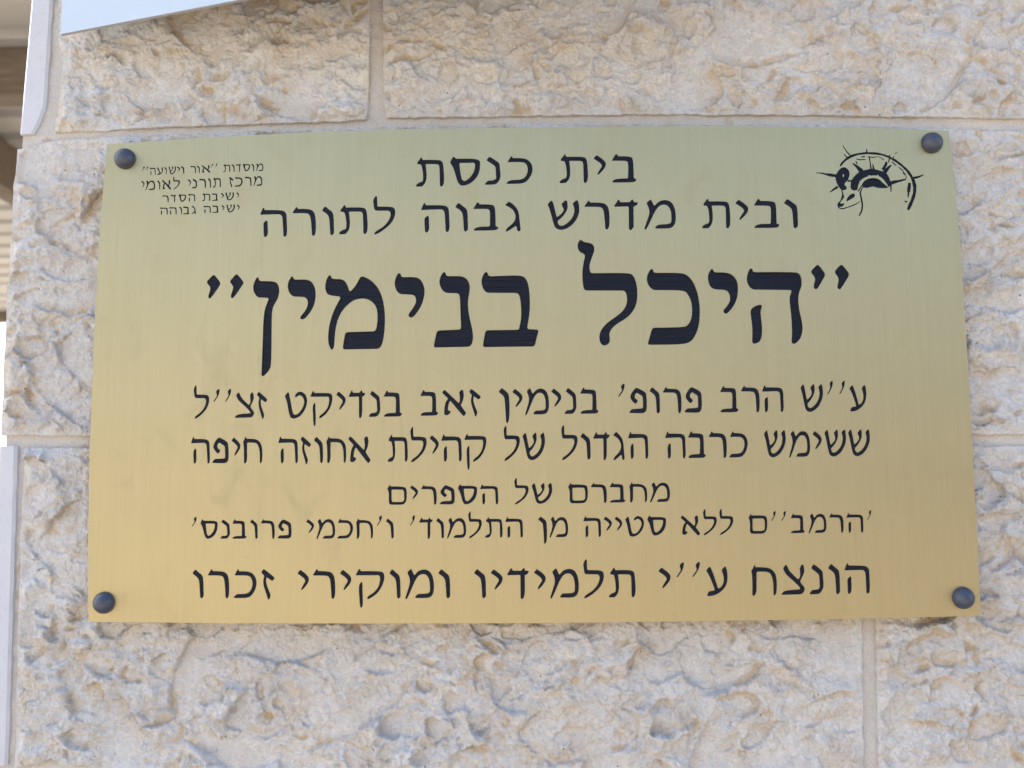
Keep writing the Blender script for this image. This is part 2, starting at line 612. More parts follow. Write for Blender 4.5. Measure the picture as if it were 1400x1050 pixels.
def strip(xtop, ytop, xbot, ybot, wt, wb, r=0.0):
    a1, z1 = to_plane(xtop, ytop)
    b1, _ = to_plane(xtop + wt, ytop)
    a0, z0 = to_plane(xbot, ybot)
    b0, _ = to_plane(xbot + wb, ybot)
    link('corner_slab', side_slab(a0, b0, z0, a1, b1, z1, r=r), wall, DRESSED)


strip(72, -262, 33, 188, 22, 33, 0.010)
strip(5.5, 611, -8, 1043, 24, 25)
bz0, bz1 = to_plane(0, 598)[1], to_plane(0, 206)[1]
link('corner_slab', box_mesh((to_plane(16, 500)[0] + 0.003, 0.03, bz0), (to_plane(16, 500)[0] + 0.02, 0.9, bz1), 0.002), wall, DRESSED)
strip(-9, 1062, -20, 1440, 25, 25)
link('side_wall', box_mesh((corner.x + 0.006, 0.302, 0), (corner.x + 0.30, 7.0, zt)), wall, PLASTER)

# ------------------------------------------------------------------ ground
g = link('ground', mesh([(-300, -300, 0), (300, -300, 0), (300, 300, 0), (-300, 300, 0)], [(0, 1, 2, 3)]), None, GROUND)
g['kind'] = 'structure'

# ------------------------------------------------------------------ glyph outlines (zoom pixels of each traced letter)
# char: (reference top, reference baseline, loops, counters)
G = {
 'he': (125, 393, [[(1010,170),(1035,103),(1050,105),(1048,125),(1195,127),(1230,138),(1250,165),(1252,230),(1258,370),(1240,398),(1222,392),(1215,230),(1210,190),(1195,172),(1175,168),(1015,174)],
                   [(1040,255),(1065,230),(1077,232),(1080,300),(1082,370),(1062,400),(1046,395),(1040,330)]], []),
 'vav': (125, 395, [[(853,148),(880,107),(895,112),(920,138),(945,155),(962,180),(968,240),(970,380),(948,403),(933,390),(925,240),(917,205),(900,182)]], []),
 'nun': (130, 397, [[(690,148),(715,110),(730,118),(790,165),(805,185),(808,240),(815,330),(788,380),(765,397),(678,397),(680,385),(702,355),(755,353),(775,335),(770,220),(760,203)]], []),
 'tsadi': (135, 402, [[(422,148),(450,115),(462,122),(478,165),(520,212),(570,258),(592,225),(580,150),(605,113),(622,122),(632,180),(615,222),(588,275),(605,305),(632,335),(632,360),(612,392),(590,400),(408,402),(410,390),(440,360),(585,350),(588,338),(545,290),(465,222),(440,190)]], []),
 'het': (143, 412, [[(118,175),(135,155),(147,120),(158,125),(158,142),(270,145),(318,165),(350,205),(362,260),(362,385),(342,417),(330,408),(328,290),(315,230),(292,197),(260,186),(172,186),(170,260),(173,380),(148,420),(130,412),(130,260),(125,205)]], []),
 'ayin': (145, 425, [[(1017,168),(1052,128),(1068,150),(1100,240),(1133,352),(1165,335),(1185,295),(1188,240),(1165,165),(1200,125),(1215,150),(1225,215),(1222,285),(1195,350),(1140,400),(1085,425),(1030,428),(1028,408),(1045,378),(1100,370),(1090,330),(1050,225)]], []),
 'apos': (150, 428, [[(732,235),(775,165),(762,115),(790,83),(805,92),(800,140),(780,185),(745,238)]], []),
 'yod': (150, 430, [[(558,172),(590,133),(605,145),(655,185),(678,220),(674,260),(645,305),(603,348),(595,338),(612,300),(640,255),(634,232),(605,205)]], []),
 'tav': (170, 432, [[(100,212),(102,190),(122,168),(135,143),(145,150),(147,170),(295,170),(322,183),(335,215),(345,400),(320,437),(303,425),(300,240),(292,220),(275,212),(175,212),(183,260),(187,350),(172,402),(145,432),(90,433),(90,415),(118,390),(146,384),(155,360),(150,270),(135,215)]], []),
 'lamed': (172, 433, [[(1100,105),(1125,65),(1137,72),(1140,170),(1262,172),(1290,185),(1302,218),(1295,275),(1262,338),(1210,388),(1155,428),(1115,445),(1110,430),(1130,405),(1185,375),(1235,320),(1258,265),(1258,230),(1243,212),(1125,212),(1112,200),(1105,150)]], []),
 'mem': (172, 433, [[(803,185),(838,150),(850,162),(872,215),(905,175),(945,157),(985,157),(1020,175),(1045,215),(1060,280),(1060,370),(1040,415),(1005,435),(880,433),(880,420),(905,393),(1000,390),(1020,372),(1022,300),(1010,240),(985,208),(955,200),(920,210),(890,245),(860,310),(830,385),(800,445),(785,440),(790,415),(812,350),(830,290),(828,240)]], []),
 'dalet': (180, 435, [[(373,214),(410,152),(420,160),(425,180),(510,180),(530,152),(542,160),(545,180),(582,182),(578,200),(562,217),(543,221),(545,420),(518,452),(502,440),(500,221),(375,224)]], []),
 'qof': (153, 372, [[(503,183),(530,133),(540,138),(542,152),(700,153),(725,165),(735,195),(725,250),(702,298),(665,345),(605,380),(592,375),(600,355),(650,325),(685,280),(697,235),(698,202),(690,187),(505,187)],
                    [(527,265),(548,238),(557,245),(558,310),(563,430),(547,452),(537,440),(530,340)]], []),
 'resh': (152, 374, [[(163,180),(192,133),(200,138),(202,150),(285,152),(316,165),(335,197),(342,270),(340,355),(325,380),(310,372),(305,270),(298,217),(288,197),(270,187),(165,187)]], []),
 'kaf': (181, 437, [[(495,218),(525,160),(535,165),(537,180),(630,182),(675,205),(702,250),(708,300),(695,355),(664,407),(625,437),(487,437),(487,425),(515,398),(610,397),(648,370),(668,310),(662,260),(642,230),(610,220),(497,222)]], []),
 'zayin': (181, 437, [[(748,192),(770,160),(785,165),(875,235),(878,250),(858,273),(845,268),(800,238),(796,290),(815,345),(840,400),(840,418),(825,455),(815,450),(790,370),(770,315),(768,265),(780,225)]], []),
 'bet': (87, 320, [[(707,122),(735,65),(745,72),(747,86),(815,87),(843,95),(855,120),(858,284),(878,288),(870,310),(850,320),(710,320),(710,308),(735,285),(818,283),(820,150),(812,132),(795,127),(707,127)]], []),
 'gimel': (98, 330, [[(1247,108),(1275,75),(1290,85),(1325,122),(1345,165),(1350,220),(1360,330),(1350,343),(1335,335),(1328,290),(1265,342),(1250,340),(1260,310),(1300,275),(1323,235),(1322,190),(1305,152),(1280,127)]], []),
 'shin': (112, 345, [[(380,120),(405,85),(415,95),(430,170),(442,235),(475,205),(490,170),(472,120),(500,85),(512,92),(517,150),(505,190),(480,235),(447,270),(452,297),(467,312),(490,308),(530,270),(555,220),(562,160),(547,115),(575,85),(585,92),(595,150),(592,210),(565,280),(525,327),(480,350),(450,345),(428,325),(415,270),(398,180)]], []),
 'alef': (125, 425, [[(563,135),(590,103),(605,112),(765,275),(780,212),(765,135),(797,103),(815,112),(826,165),(820,225),(787,300),(852,395),(848,410),(825,437),(810,430),(660,240),(640,290),(633,360),(665,370),(668,385),(640,420),(600,422),(588,410),(590,330),(605,260),(635,215),(575,155)]], []),
 'tet': (135, 398, [[(72,165),(105,120),(118,130),(140,250),(155,345),(175,370),(210,360),(250,310),(275,250),(275,205),(255,168),(225,155),(188,182),(178,170),(187,140),(215,118),(245,115),(285,140),(308,190),(305,260),(275,335),(225,392),(165,412),(130,395),(113,340),(95,220)]], []),
 'pe': (135, 415, [[(252,412),(250,400),(280,365),(393,360),(405,348),(402,230),(390,210),(330,178),(312,208),(314,238),(345,265),(345,278),(325,305),(310,303),(272,262),(258,225),(278,172),(322,120),(345,122),(425,165),(445,195),(450,370),(428,405),(400,417)]], []),
 'samekh': (130, 300, [[(705,152),(720,118),(730,113),(738,128),(855,128),(880,145),(880,200),(865,245),(832,283),(790,302),(765,298),(748,275),(735,220),(722,178)]],
            [[(760,156),(848,156),(852,172),(845,212),(820,253),(790,273),(775,263),(766,220)]]),
 'memf': (135, 300, [[(62,158),(80,125),(88,120),(92,133),(212,135),(235,150),(243,190),(240,260),(222,290),(200,302),(90,300),(75,280),(78,230),(75,178)]],
          [[(103,163),(203,163),(215,177),(218,240),(215,263),(200,276),(110,275),(103,263)]]),
 'nunf': (105, 365, [[(167,122),(200,80),(215,88),(265,130),(283,160),(288,410),(260,460),(248,448),(240,300),(232,192),(222,165)]], []),
}
# text lines: (control points (x, top, baseline)), [(origin x, zoom, [(glyph, x0, x1) ...]) ...]
LINES = [
 ([(588,218.5,255),(636,217.2,253.7),(710,216,251.3),(785,214.2,250.2),(854,213.6,249.5)],
  [(550,4.118,[('bet',1180,1320),('yod',1075,1147),('tav',885,1048),('kaf',587,735),('nun',465,555),('samekh',268,438),('tav',77,238)])]),
 ([(373,287,323.4),(483,283.5,320),(525,282.5,319.2),(596,280.3,317),(664,279.4,315.2),(856,276.4,312.8),(902,275.6,312.4),(1048,274.8,311.7)],
  [(880,6.087,[('vav',1165,1285),('bet',918,1132),('yod',760,872),('tav',487,725),('mem',5,268)]),
   (550,4.118,[('dalet',1193,1327),('resh',1025,1168),('shin',818,998),('gimel',578,667),('bet',400,543),('vav',297,370),('he',105,268)]),
   (340,4.667,[('lamed',793,937),('tav',577,762),('vav',467,545),('resh',280,430),('he',73,247)])]),
 ([(275,539.5,571.5),(440,537.2,570.8),(537,536.5,569.6),(587,535.7,568.3),(690,533.5,567),(806,532.5,565.6),(920,531.5,564.5),(1060,529.3,563),(1180,528,562.3)],
  [(1000,7,[('ayin',1128,1293),('apos',1030,1087),('apos',915,972),('shin',660,878),('he',292,503),('resh',92,272),('bet',-108,70)]),
   (830,8.235,[('pe',872,1070),('resh',628,840),('vav',475,597),('pe',250,450),('apos',122,200)]),
   (660,7.78,[('bet',1037,1235),('nun',870,1000),('yod',725,838),('mem',450,705),('yod',312,425),('nunf',167,288)]),
   (540,8.75,[('zayin',885,1027),('alef',563,852),('bet',303,520)]),
   (380,7.78,[('bet',1125,1322),('nun',967,1092),('dalet',752,930),('yod',617,722),('qof',343,583),('tet',72,312)]),
   (250,10,[('zayin',1010,1155),('tsadi',710,975),('apos',575,662),('apos',413,505),('lamed',147,363)])]),
 ([(274,600,633.4),(395,599.6,633),(460,599.2,632.6),(544,597.5,631.2),(650,596,630.3),(700,595.4,629),(822,594,627.6),(880,592.9,627),(1010,592.1,625.4),(1060,591.7,624.9),(1165,590.6,623.4)],
  [(1010,7.368,[('shin',1100,1323),('shin',862,1083),('yod',740,838),('mem',507,720),('shin',253,475)]),
   (840,7,[('kaf',1100,1278),('resh',903,1077),('bet',705,878),('he',485,685),('he',130,327)]),
   (660,7,[('gimel',1247,1360),('dalet',1057,1217),('vav',933,1033),('lamed',750,910),('shin',380,597),('lamed',198,357)]),
   (470,6.667,[('qof',1097,1303),('he',888,1078),('yod',780,867),('lamed',605,757),('tav',400,587),('alef',40,245)]),
   (250,6.087,[('het',1193,1360),('vav',1090,1168),('zayin',978,1067),('he',793,960),('het',500,662),('yod',403,480),('pe',245,383),('he',68,227)])]),
 ([(543,665.2,690),(668,664.2,689.3),(790,662.5,688),(845,661.8,687),(902,661.2,686.1)],
  [(720,6.667,[('mem',1125,1307),('het',935,1100),('bet',757,903),('resh',585,732),('memf',377,560),('shin',45,235)]),
   (520,6.667,[('lamed',1220,1353),('he',908,1077),('samekh',705,882),('pe',540,680),('resh',372,515),('yod',268,345),('memf',62,243)])]),
 ([(327,711.9,736.5),(472,711,736.3),(498,710.9,736.2),(675,709.3,735),(808,707.9,734),(897,707.1,732.2),(970,706,731),(1036,704.7,729.6),(1170,703.3,727.9)],
  [(1010,7,[('apos',1227,1270),('he',1030,1195),('resh',865,1005),('mem',668,840),('bet',497,635),('apos',405,452),('apos',308,355),('memf',92,275)]),
   (830,7,[('lamed',1073,1210),('lamed',917,1052),('alef',703,892),('samekh',383,565),('tet',172,355),('yod',70,147)]),
   (640,7,[('yod',1295,1378),('he',1102,1275),('mem',778,958),('nunf',668,757),('he',355,527),('tav',163,333),('lamed',0,133)]),
   (430,6.364,[('mem',1152,1320),('vav',1057,1128),('dalet',910,1030),('apos',828,875),('vav',620,690),('apos',540,587),('het',360,510),('kaf',198,337),('mem',15,180)]),
   (250,7,[('yod',1178,1257),('pe',905,1042),('resh',747,880),('vav',642,717),('bet',473,612),('nun',358,453),('samekh',167,333),('apos',82,133)])]),
 ([(280,781,817.5),(445,781,818.2),(656,780.5,817.3),(852,779.3,816.7),(950,777,815),(1044,775.4,814),(1170,773,811.3)],
  [(1010,7,[('he',1010,1258),('vav',853,970),('nun',678,815),('tsadi',408,632),('het',118,365)]),
   (820,7,[('ayin',1017,1225),('apos',883,960),('apos',732,807),('yod',558,680),('tav',88,347)]),
   (640,7,[('lamed',1100,1302),('mem',785,1060),('yod',627,745),('dalet',373,582),('yod',213,333),('vav',55,172)]),
   (400,5.833,[('vav',1160,1258),('mem',898,1128),('vav',770,862),('qof',503,735),('yod',375,470),('resh',163,342),('yod',37,132)]),
   (250,7,[('zayin',748,878),('kaf',487,708),('resh',240,445),('vav',90,200)])]),
 ([(209,229.4,239.5),(264,227,236.7),(309,225.2,235.1),(355,224,233.7)],
  [(280,12.353,[('mem',862,990),('vav',782,835),('samekh',640,765),('dalet',525,612),('vav',447,505),('tav',310,432),('apos',168,212),('apos',97,140)]),
   (185,12.35,[('alef',1115,1270),('vav',1035,1090),('resh',928,1025),('vav',765,828),('yod',695,757),('shin',560,688),('vav',487,532),('ayin',365,468),('he',243,345),('apos',172,220),('apos',110,160)])]),
 ([(200,247.6,260),(241,246.3,258.6),(277,244.6,257.1),(296,243.6,256.4),(353,241.3,254.1)],
  [(280,12.353,[('mem',820,972),('resh',675,790),('kaf',500,642),('zayin',408,487),('tav',135,275),('vav',50,107)]),
   (185,12.35,[('resh',1075,1195),('nun',955,1045),('yod',885,942),('lamed',635,755),('alef',450,605),('vav',368,422),('mem',170,335),('yod',98,158)])]),
 ([(226,267.2,276.7),(262,265.4,275.6),(294,264.5,274.5),(325,263.3,273.4)],
  [(280,12.353,[('yod',530,580),('shin',345,495),('yod',265,325),('bet',118,225),('tav',-46,97)]),
   (185,12.35,[('he',888,1012),('samekh',730,858),('dalet',595,690),('resh',455,565)])]),
 ([(224,283.8,293.5),(255,282.6,292.9),(295,281.1,290.9),(315,280.4,290.4)],
  [(280,12.353,[('yod',535,592),('shin',360,510),('yod',275,335),('bet',125,240),('he',-24,103)]),
   (185,12.35,[('gimel',945,1025),('bet',805,915),('vav',738,790),('he',570,700),('he',415,550)])]),
]
# the large title, every letter traced on its own: (origin x, origin y, zoom, loops)
TITLE = [
 (940,320,5.833,[[(1168,300),(1222,243),(1240,250),(1295,320),(1225,437),(1208,443),(1192,425),(1208,355)]]),
 (940,320,5.833,[[(978,300),(1035,242),(1050,250),(1103,320),(1040,435),(1020,443),(1003,425),(1020,350)]]),
 (940,320,5.833,[[(475,330),(490,285),(505,270),(518,280),(522,303),(855,302),(890,312),(910,350),(912,415),(890,460),(882,520),(890,600),(915,700),(920,770),(900,840),(855,878),(832,872),(828,850),(835,780),(825,620),(812,540),(815,490),(835,447),(515,443),(485,410),(470,370)],
                 [(500,610),(520,585),(560,565),(590,563),(595,578),(583,610),(585,660),(597,740),(592,830),(572,862),(540,875),(515,873),(518,760),(510,690)]]),
 (940,320,5.833,[[(160,350),(168,310),(190,275),(205,280),(210,305),(310,305),(360,325),(393,365),(405,420),(400,500),(377,560),(340,612),(310,637),(290,632),(283,608),(320,570),(340,530),(338,490),(322,458),(295,444),(210,443),(175,415)]]),
 (700,320,4.667,[[(858,290),(865,255),(885,222),(900,222),(903,247),(1085,247),(1120,262),(1155,300),(1185,370),(1200,460),(1198,560),(1180,630),(1150,680),(1105,705),(865,707),(870,685),(895,597),(1095,595),(1125,580),(1145,540),(1150,490),(1145,430),(1120,380),(1095,358),(900,358),(870,330)]]),
 (700,320,4.667,[[(447,245),(455,190),(468,130),(430,115),(417,85),(420,55),(437,32),(460,52),(500,55),(525,75),(527,105),(510,150),(492,200),(500,250),(745,247),(775,262),(795,310),(803,380),(795,450),(765,505),(720,545),(660,578),(627,615),(620,640),(627,680),(615,703),(590,713),(567,703),(555,665),(562,620),(600,570),(660,530),(710,490),(733,445),(735,400),(722,361),(460,360),(452,320)]]),
 (500,340,5.385,[[(850,245),(857,205),(880,170),(897,172),(903,203),(1130,195),(1170,207),(1195,245),(1208,330),(1210,450),(1197,540),(1187,592),(1268,595),(1273,610),(1262,640),(1245,720),(865,725),(862,708),(882,600),(1130,597),(1130,575),(1145,520),(1145,430),(1135,350),(1118,326),(890,325),(862,295)]]),
 (500,340,5.385,[[(540,250),(548,205),(572,170),(588,175),(593,202),(705,200),(745,220),(768,265),(765,320),(752,380),(755,450),(767,520),(785,590),(792,650),(785,700),(765,722),(505,728),(500,712),(525,602),(695,595),(703,580),(697,500),(695,350),(680,328),(585,326),(555,295)]]),
 (500,340,5.385,[[(210,255),(220,213),(240,178),(257,182),(262,210),(370,207),(408,228),(432,280),(435,330),(420,400),(387,460),(348,506),(322,507),(312,487),(330,462),(360,420),(372,385),(365,350),(345,338),(250,335),(222,305)]]),
 (270,360,5.6,[[(975,180),(985,125),(1008,88),(1022,93),(1027,118),(1115,122),(1148,160),(1165,222),(1212,172),(1245,105),(1262,98),(1300,112),(1345,142),(1392,200),(1423,283),(1437,387),(1434,512),(1418,616),(1392,655),(1118,660),(1110,645),(1132,527),(1362,520),(1376,470),(1380,387),(1366,325),(1330,288),(1288,270),(1240,270),(1190,285),(1140,325),(1100,375),(1070,440),(1052,530),(1048,640),(1033,662),(1020,660),(1000,610),(1000,530),(1015,440),(1050,345),(1100,255),(1010,247),(985,225)]]),
 (270,360,5.6,[[(688,175),(697,135),(720,97),(732,102),(737,125),(840,122),(877,142),(903,190),(907,250),(895,320),(862,380),(818,428),(792,430),(783,412),(825,365),(845,320),(845,285),(825,258),(730,255),(700,225)]]),
 (270,360,5.6,[[(423,190),(435,140),(455,105),(468,108),(472,135),(590,137),(618,160),(630,210),(615,275),(582,322),(570,370),(568,500),(566,780),(550,820),(507,866),(488,862),(490,820),(497,650),(503,450),(512,360),(530,310),(550,265),(460,262),(435,230)]]),
 (270,360,5.6,[[(65,145),(120,88),(135,92),(178,150),(172,170),(105,265),(88,272),(80,255),(103,185)]]),
 (270,360,5.6,[[(243,140),(295,82),(310,88),(355,145),(350,160),(280,262),(262,270),(253,250),(278,178)]]),
]
# the emblem: a ram's head under a rayed arc. strokes = (points with width), fills, counters, in the frame (1110,190) x 9.545
EMB_STROKES = [
 [(370,352,26),(400,308,30),(450,262,30),(520,222,30),(600,197,26),(710,184,30),(843,190,28),(923,205,26),(1003,235,28),(1093,285,30),(1173,345,30),(1243,410,32),(1293,480,36),(1323,540,42),(1343,620,44),(1340,700,42),(1318,780,42),(1283,860,44),(1253,925,34)],
 [(400,80,10),(450,160,14),(515,232,16)], [(420,198,12),(462,248,16)],
 [(55,443,10),(130,446,16),(180,460,22),(240,470,44),(318,482,40)], [(232,697,10),(280,662,26),(340,622,30)],
 [(715,132,12),(717,185,22)], [(1018,205,14),(1008,242,18)], [(1070,222,10),(1053,262,16)], [(1084,195,14),(1113,174,10)],
 [(1310,512,28),(1390,496,26),(1458,467,10)], [(465,548,26),(530,545,22)],
 [(530,318,14),(582,355,34),(650,425,60)], [(572,285,12),(592,332,16)], [(748,238,16),(760,300,12),(772,395,22)], [(793,325,12),(806,395,30)],
 [(973,295,22),(968,330,34),(925,405,44)], [(1036,342,22),(1000,372,36),(945,440,50)], [(1013,245,18),(1000,310,12)],
 [(1015,582,44),(1073,562,42),(1133,550,30),(1228,525,18)], [(1030,585,20),(1033,690,16)],
 [(700,600,14),(650,650,16),(630,705,20),(648,790,20),(660,870,22),(650,940,22),(615,1005,14)], [(668,585,14),(602,685,18)],
 [(388,660,12),(403,720,20),(405,755,30),(380,805,16),(348,842,18)],
 [(338,870,12),(352,898,14),(400,913,16),(500,880,14),(580,846,13),(632,812,10)],
 [(578,262,10),(640,272,14),(702,266,10)], [(640,238,10),(692,226,20)], [(728,228,10),(800,243,14),(860,230,10)],
 [(872,232,12),(900,245,8),(938,275,14)], [(1040,292,10),(1075,325,16),(1103,352,10)], [(1130,365,10),(1165,395,18),(1195,418,12)],
 [(1185,425,14),(1205,455,24),(1228,475,10)], [(1275,572,40),(1262,690,44)], [(1262,690,30),(1255,765,12)], [(1210,812,20),(1245,822,22)],
 [(1232,480,8),(1230,520,12)],
]
EMB_FILLS = [
 [(340,420),(380,375),(430,367),(478,400),(497,450),(482,510),(462,548),(432,570),(425,600),(458,632),(452,658),(402,672),(370,655),(335,600),(312,545),(305,490),(320,450)],
 [(505,560),(540,500),(600,440),(655,412),(700,405),(760,388),(823,393),(903,418),(963,430),(1003,490),(1025,550),(1040,600),(1005,628),(985,600),(955,555),(915,508),(870,482),(815,474),(765,480),(700,497),(645,528),(607,590),(595,665),(545,675),(505,650)],
 [(648,605),(660,576),(685,546),(720,523),(760,512),(800,508),(840,512),(880,528),(915,560),(945,590),(975,613),(1010,628),(975,643),(853,642),(823,624),(773,622),(723,642),(673,634)],
 [(340,832),(360,820),(380,848),(428,836),(415,865),(395,885),(345,888),(330,860)],
 [(450,815),(455,780),(490,730),(540,708),(565,725),(555,760),(510,785),(465,812)],
]
EMB_COUNTERS = [[(618,560),(650,528),(672,522),(650,550),(622,580)],[(728,478),(760,474),(775,486),(745,492)],[(845,480),(862,466),(872,478),(856,490)],
 [(402,470),(412,455),(420,475),(412,500),(403,495)]]


def rounded(pts, h):
    """outline with its corners cut by small curves; shallow bends become smooth arcs"""
    n = len(pts)
    out = []
    for i in range(n):
        p0, p, p1 = pts[i - 1], pts[i], pts[(i + 1) % n]
        a = (p0[0] - p[0], p0[1] - p[1])
        b = (p1[0] - p[0], p1[1] - p[1])
        la, lb = math.hypot(*a) or 1e-9, math.hypot(*b) or 1e-9
        cosv = max(-1, min(1, (a[0] * b[0] + a[1] * b[1]) / (la * lb)))
        turn = math.pi - math.acos(cosv)
        lim = h * (0.6 if turn < 0.75 else 0.045)
        da, db = min(la * 0.49, lim), min(lb * 0.49, lim)
        A = (p[0] + a[0] / la * da, p[1] + a[1] / la * da)
        B = (p[0] + b[0] / lb * db, p[1] + b[1] / lb * db)
        k = 4 if turn > 0.3 else 3
        for j in range(k):
            t = j / (k - 1)
            out.append(((1 - t) ** 2 * A[0] + 2 * t * (1 - t) * p[0] + t * t * B[0],
                        (1 - t) ** 2 * A[1] + 2 * t * (1 - t) * p[1] + t * t * B[1]))
    res = []
    for q in out:
        if not res or math.hypot(q[0] - res[-1][0], q[1] - res[-1][1]) > h * 0.004:
            res.append(q)
    return res


def ribbon(st):
    """tapered stroke as an outline"""
    P = [(a, b) for a, b, _ in st]
    Lf, Rt = [], []
    rr = random.Random(int(st[0][0] * 7 + st[0][1]))
    fine_ = []
    for q, q1 in zip(st, st[1:]):
        m_ = max(1, int(math.hypot(q1[0] - q[0], q1[1] - q[1]) / 24))
        for j in range(m_):
            t = j / m_
            w_ = q[2] + (q1[2] - q[2]) * t
            fine_.append((q[0] + (q1[0] - q[0]) * t, q[1] + (q1[1] - q[1]) * t, w_ * (1 + rr.uniform(-0.16, 0.16))))
    st = fine_ + [st[-1]]
    P = [(a, b) for a, b, _ in st]
    for i, (x, y, wd) in enumerate(st):
        x0, y0 = P[max(0, i - 1)]
        x1, y1 = P[min(len(P) - 1, i + 1)]
        d = math.hypot(x1 - x0, y1 - y0)
        nx, ny = -(y1 - y0) / d * wd / 2, (x1 - x0) / d * wd / 2
        Lf.append((x + nx, y + ny))
        Rt.append((x - nx, y - ny))
    return Lf + Rt[::-1]


# letters -> loops in photo pixels
inks = []          # (name, [loops], [counters], depth)
for cps, runs in LINES:
    xs, ts, bs = zip(*cps)
    for ox, zm, items in runs:
        for g_, a, b in items:
            rt, rb, loops, holes = G[g_]
            X0, X1 = ox + a / zm, ox + b / zm
            # extrapolate the line's slope beyond its control points
            xc = (X0 + X1) / 2

            def line(v, xc=xc):
                if xc < xs[0]:
                    return v[0] + (v[1] - v[0]) / (xs[1] - xs[0]) * (xc - xs[0])
                if xc > xs[-1]:
                    return v[-1] + (v[-1] - v[-2]) / (xs[-1] - xs[-2]) * (xc - xs[-1])
                return float(np.interp(xc, xs, v))
            slope = float((np.interp(xc + 40, xs, bs) - np.interp(xc - 40, xs, bs)) / 80)
            Tt, Bb = line(ts), line(bs)
            gx0 = min(p[0] for l in loops for p in l)
            gx1 = max(p[0] for l in loops for p in l)
            H = Bb - Tt

            def tf(p):
                x = X0 + (p[0] - gx0) / (gx1 - gx0) * (X1 - X0)
                y = Tt + (p[1] - rt) / (rb - rt) * H
                return (x, y + (x - xc) * slope * 0.5)
            inks.append(('letter', [rounded([tf(p) for p in l], H) for l in loops],
                         [rounded([tf(p) for p in l], H) for l in holes], 0.0003 if H < 14 else 0.0006))
for ox, oy, zm, loops in TITLE:
    inks.append(('letter', [rounded([(ox + x / zm, oy + y / zm) for x, y in l], 85) for l in loops], [], 0.0012))
e = lambda l: [(1110 + x / 9.545, 190 + y / 9.545) for x, y in l]
inks.append(('emblem', [rounded(e(ribbon(s)), 12) for s in EMB_STROKES] + [rounded(e(f_), 30) for f_ in EMB_FILLS],
             [rounded(e(c), 5) for c in EMB_COUNTERS], 0.0005))

# ------------------------------------------------------------------ the plaque
YF, TH = -0.0300, 0.0028            # front face, thickness
OUT = [(146.4,197.3),(290,187.5),(420,181),(560,176.5),(700,174.5),(850,173),(1000,172.3),(1150,174),(1297,178.5),
       (1306,260),(1314.5,360),(1322,480),(1329,600),(1335,720),(1341,842),
       (1180,845.5),(1000,848.5),(850,850.5),(700,852),(500,852.5),(320,852),(120.8,850),
       (120.5,740),(122,640),(125.5,540),(130.5,420),(137.5,300)]


def pl(px, py):
    p = on_wall(px, py, YF)
    return ((p.x) * 10, (p.z - ZC) * 10)


centre = on_wall(730, 512, YF)
plaque = thing('brass_plaque', 'gold brushed brass plaque with black engraved Hebrew lettering and four dark domed caps',
               'plaque', (0, YF + TH, ZC))
vc, faces, owner = [], [], []


def add_loop(loop, who):
    base = len(vc)
    if sum(a[0] * b[1] - b[0] * a[1] for a, b in zip(loop, loop[1:] + loop[:1])) > 0:
        loop = loop[::-1]                           # counter-clockwise once seen with z up
    for p in loop:
        vc.append(Vector(pl(*p)))
    faces.append(list(range(base, base + len(loop))))
    owner.append(who)


add_loop(OUT, -1)
for i, (nm, loops, holes, dp) in enumerate(inks):
    for l in loops:
        add_loop(l, i)
    for l in holes:
        add_loop(l, -2 - i)
V2, E2, F2, ov, oe, of = delaunay_2d_cdt(vc, [], faces, 0, 1e-6)
plate_f, ink_f = [], {}
for f, o in zip(F2, of):
    who = {owner[k] for k in o}
    if not who:
        continue
    neg = {-2 - k for k in who if k <= -2}
    ks = [k for k in who if k >= 0 and k not in neg]
    if ks:
        ink_f.setdefault(ks[0], []).append(f)
    elif -1 in who:
        plate_f.append(f)


def up(v, y):
    return (v.x / 10, y, v.y / 10 + ZC)


# plate: front, edge, back
used = {}
pv, pf = [], []


def vi(k, y, tag):
    if (k, tag) not in used:
        used[(k, tag)] = len(pv)
        pv.append(up(V2[k], y))
    return used[(k, tag)]


for f in plate_f:
    pf.append(tuple(vi(k, YF, 0) for k in f))
n = len(OUT)
o2 = [vc[i] for i in range(n - 1, -1, -1)]
b0 = len(pv)
for v in o2:
    pv.append(up(v, YF))
for v in o2:
    pv.append(up(v, YF + TH))
pf += [(b0 + i, b0 + (i + 1) % n, b0 + n + (i + 1) % n, b0 + n + i) for i in range(n)]
pf.append(tuple(b0 + n + i for i in range(n)))
link('plate', mesh(pv, pf), plaque, BRASS)
for k, (nm, loops, holes, dp) in enumerate(inks):
    fs = ink_f.get(k)
    if not fs:
        continue
    ids = {}
    lv, lf = [], []
    edges = {}
    for f in fs:
        idx = []
        for q in f:
            if q not in ids:
                ids[q] = len(lv)
                lv.append(up(V2[q], YF + dp))
            idx.append(ids[q])
        lf.append(tuple(idx))
        for a, b in zip(f, f[1:] + f[:1]):
            edges[(a, b)] = 1
    rim = {}
    for (a, b) in list(edges):
        if (b, a) not in edges:                     # boundary of the cut: its side wall
            for q in (a, b):
                if q not in rim:
                    rim[q] = len(lv)
                    lv.append(up(V2[q], YF))
            lf.append((ids[b], ids[a], rim[a], rim[b]))
    me = mesh(lv, lf)
    nfl = len(fs)
    me.materials.append(PAINT)
    me.materials.append(BRASS)
    if nm == 'letter':                              # the cut's side walls are bare metal
        me.polygons.foreach_set('material_index', [0] * nfl + [1] * (len(lf) - nfl))
    link(nm, me, plaque)

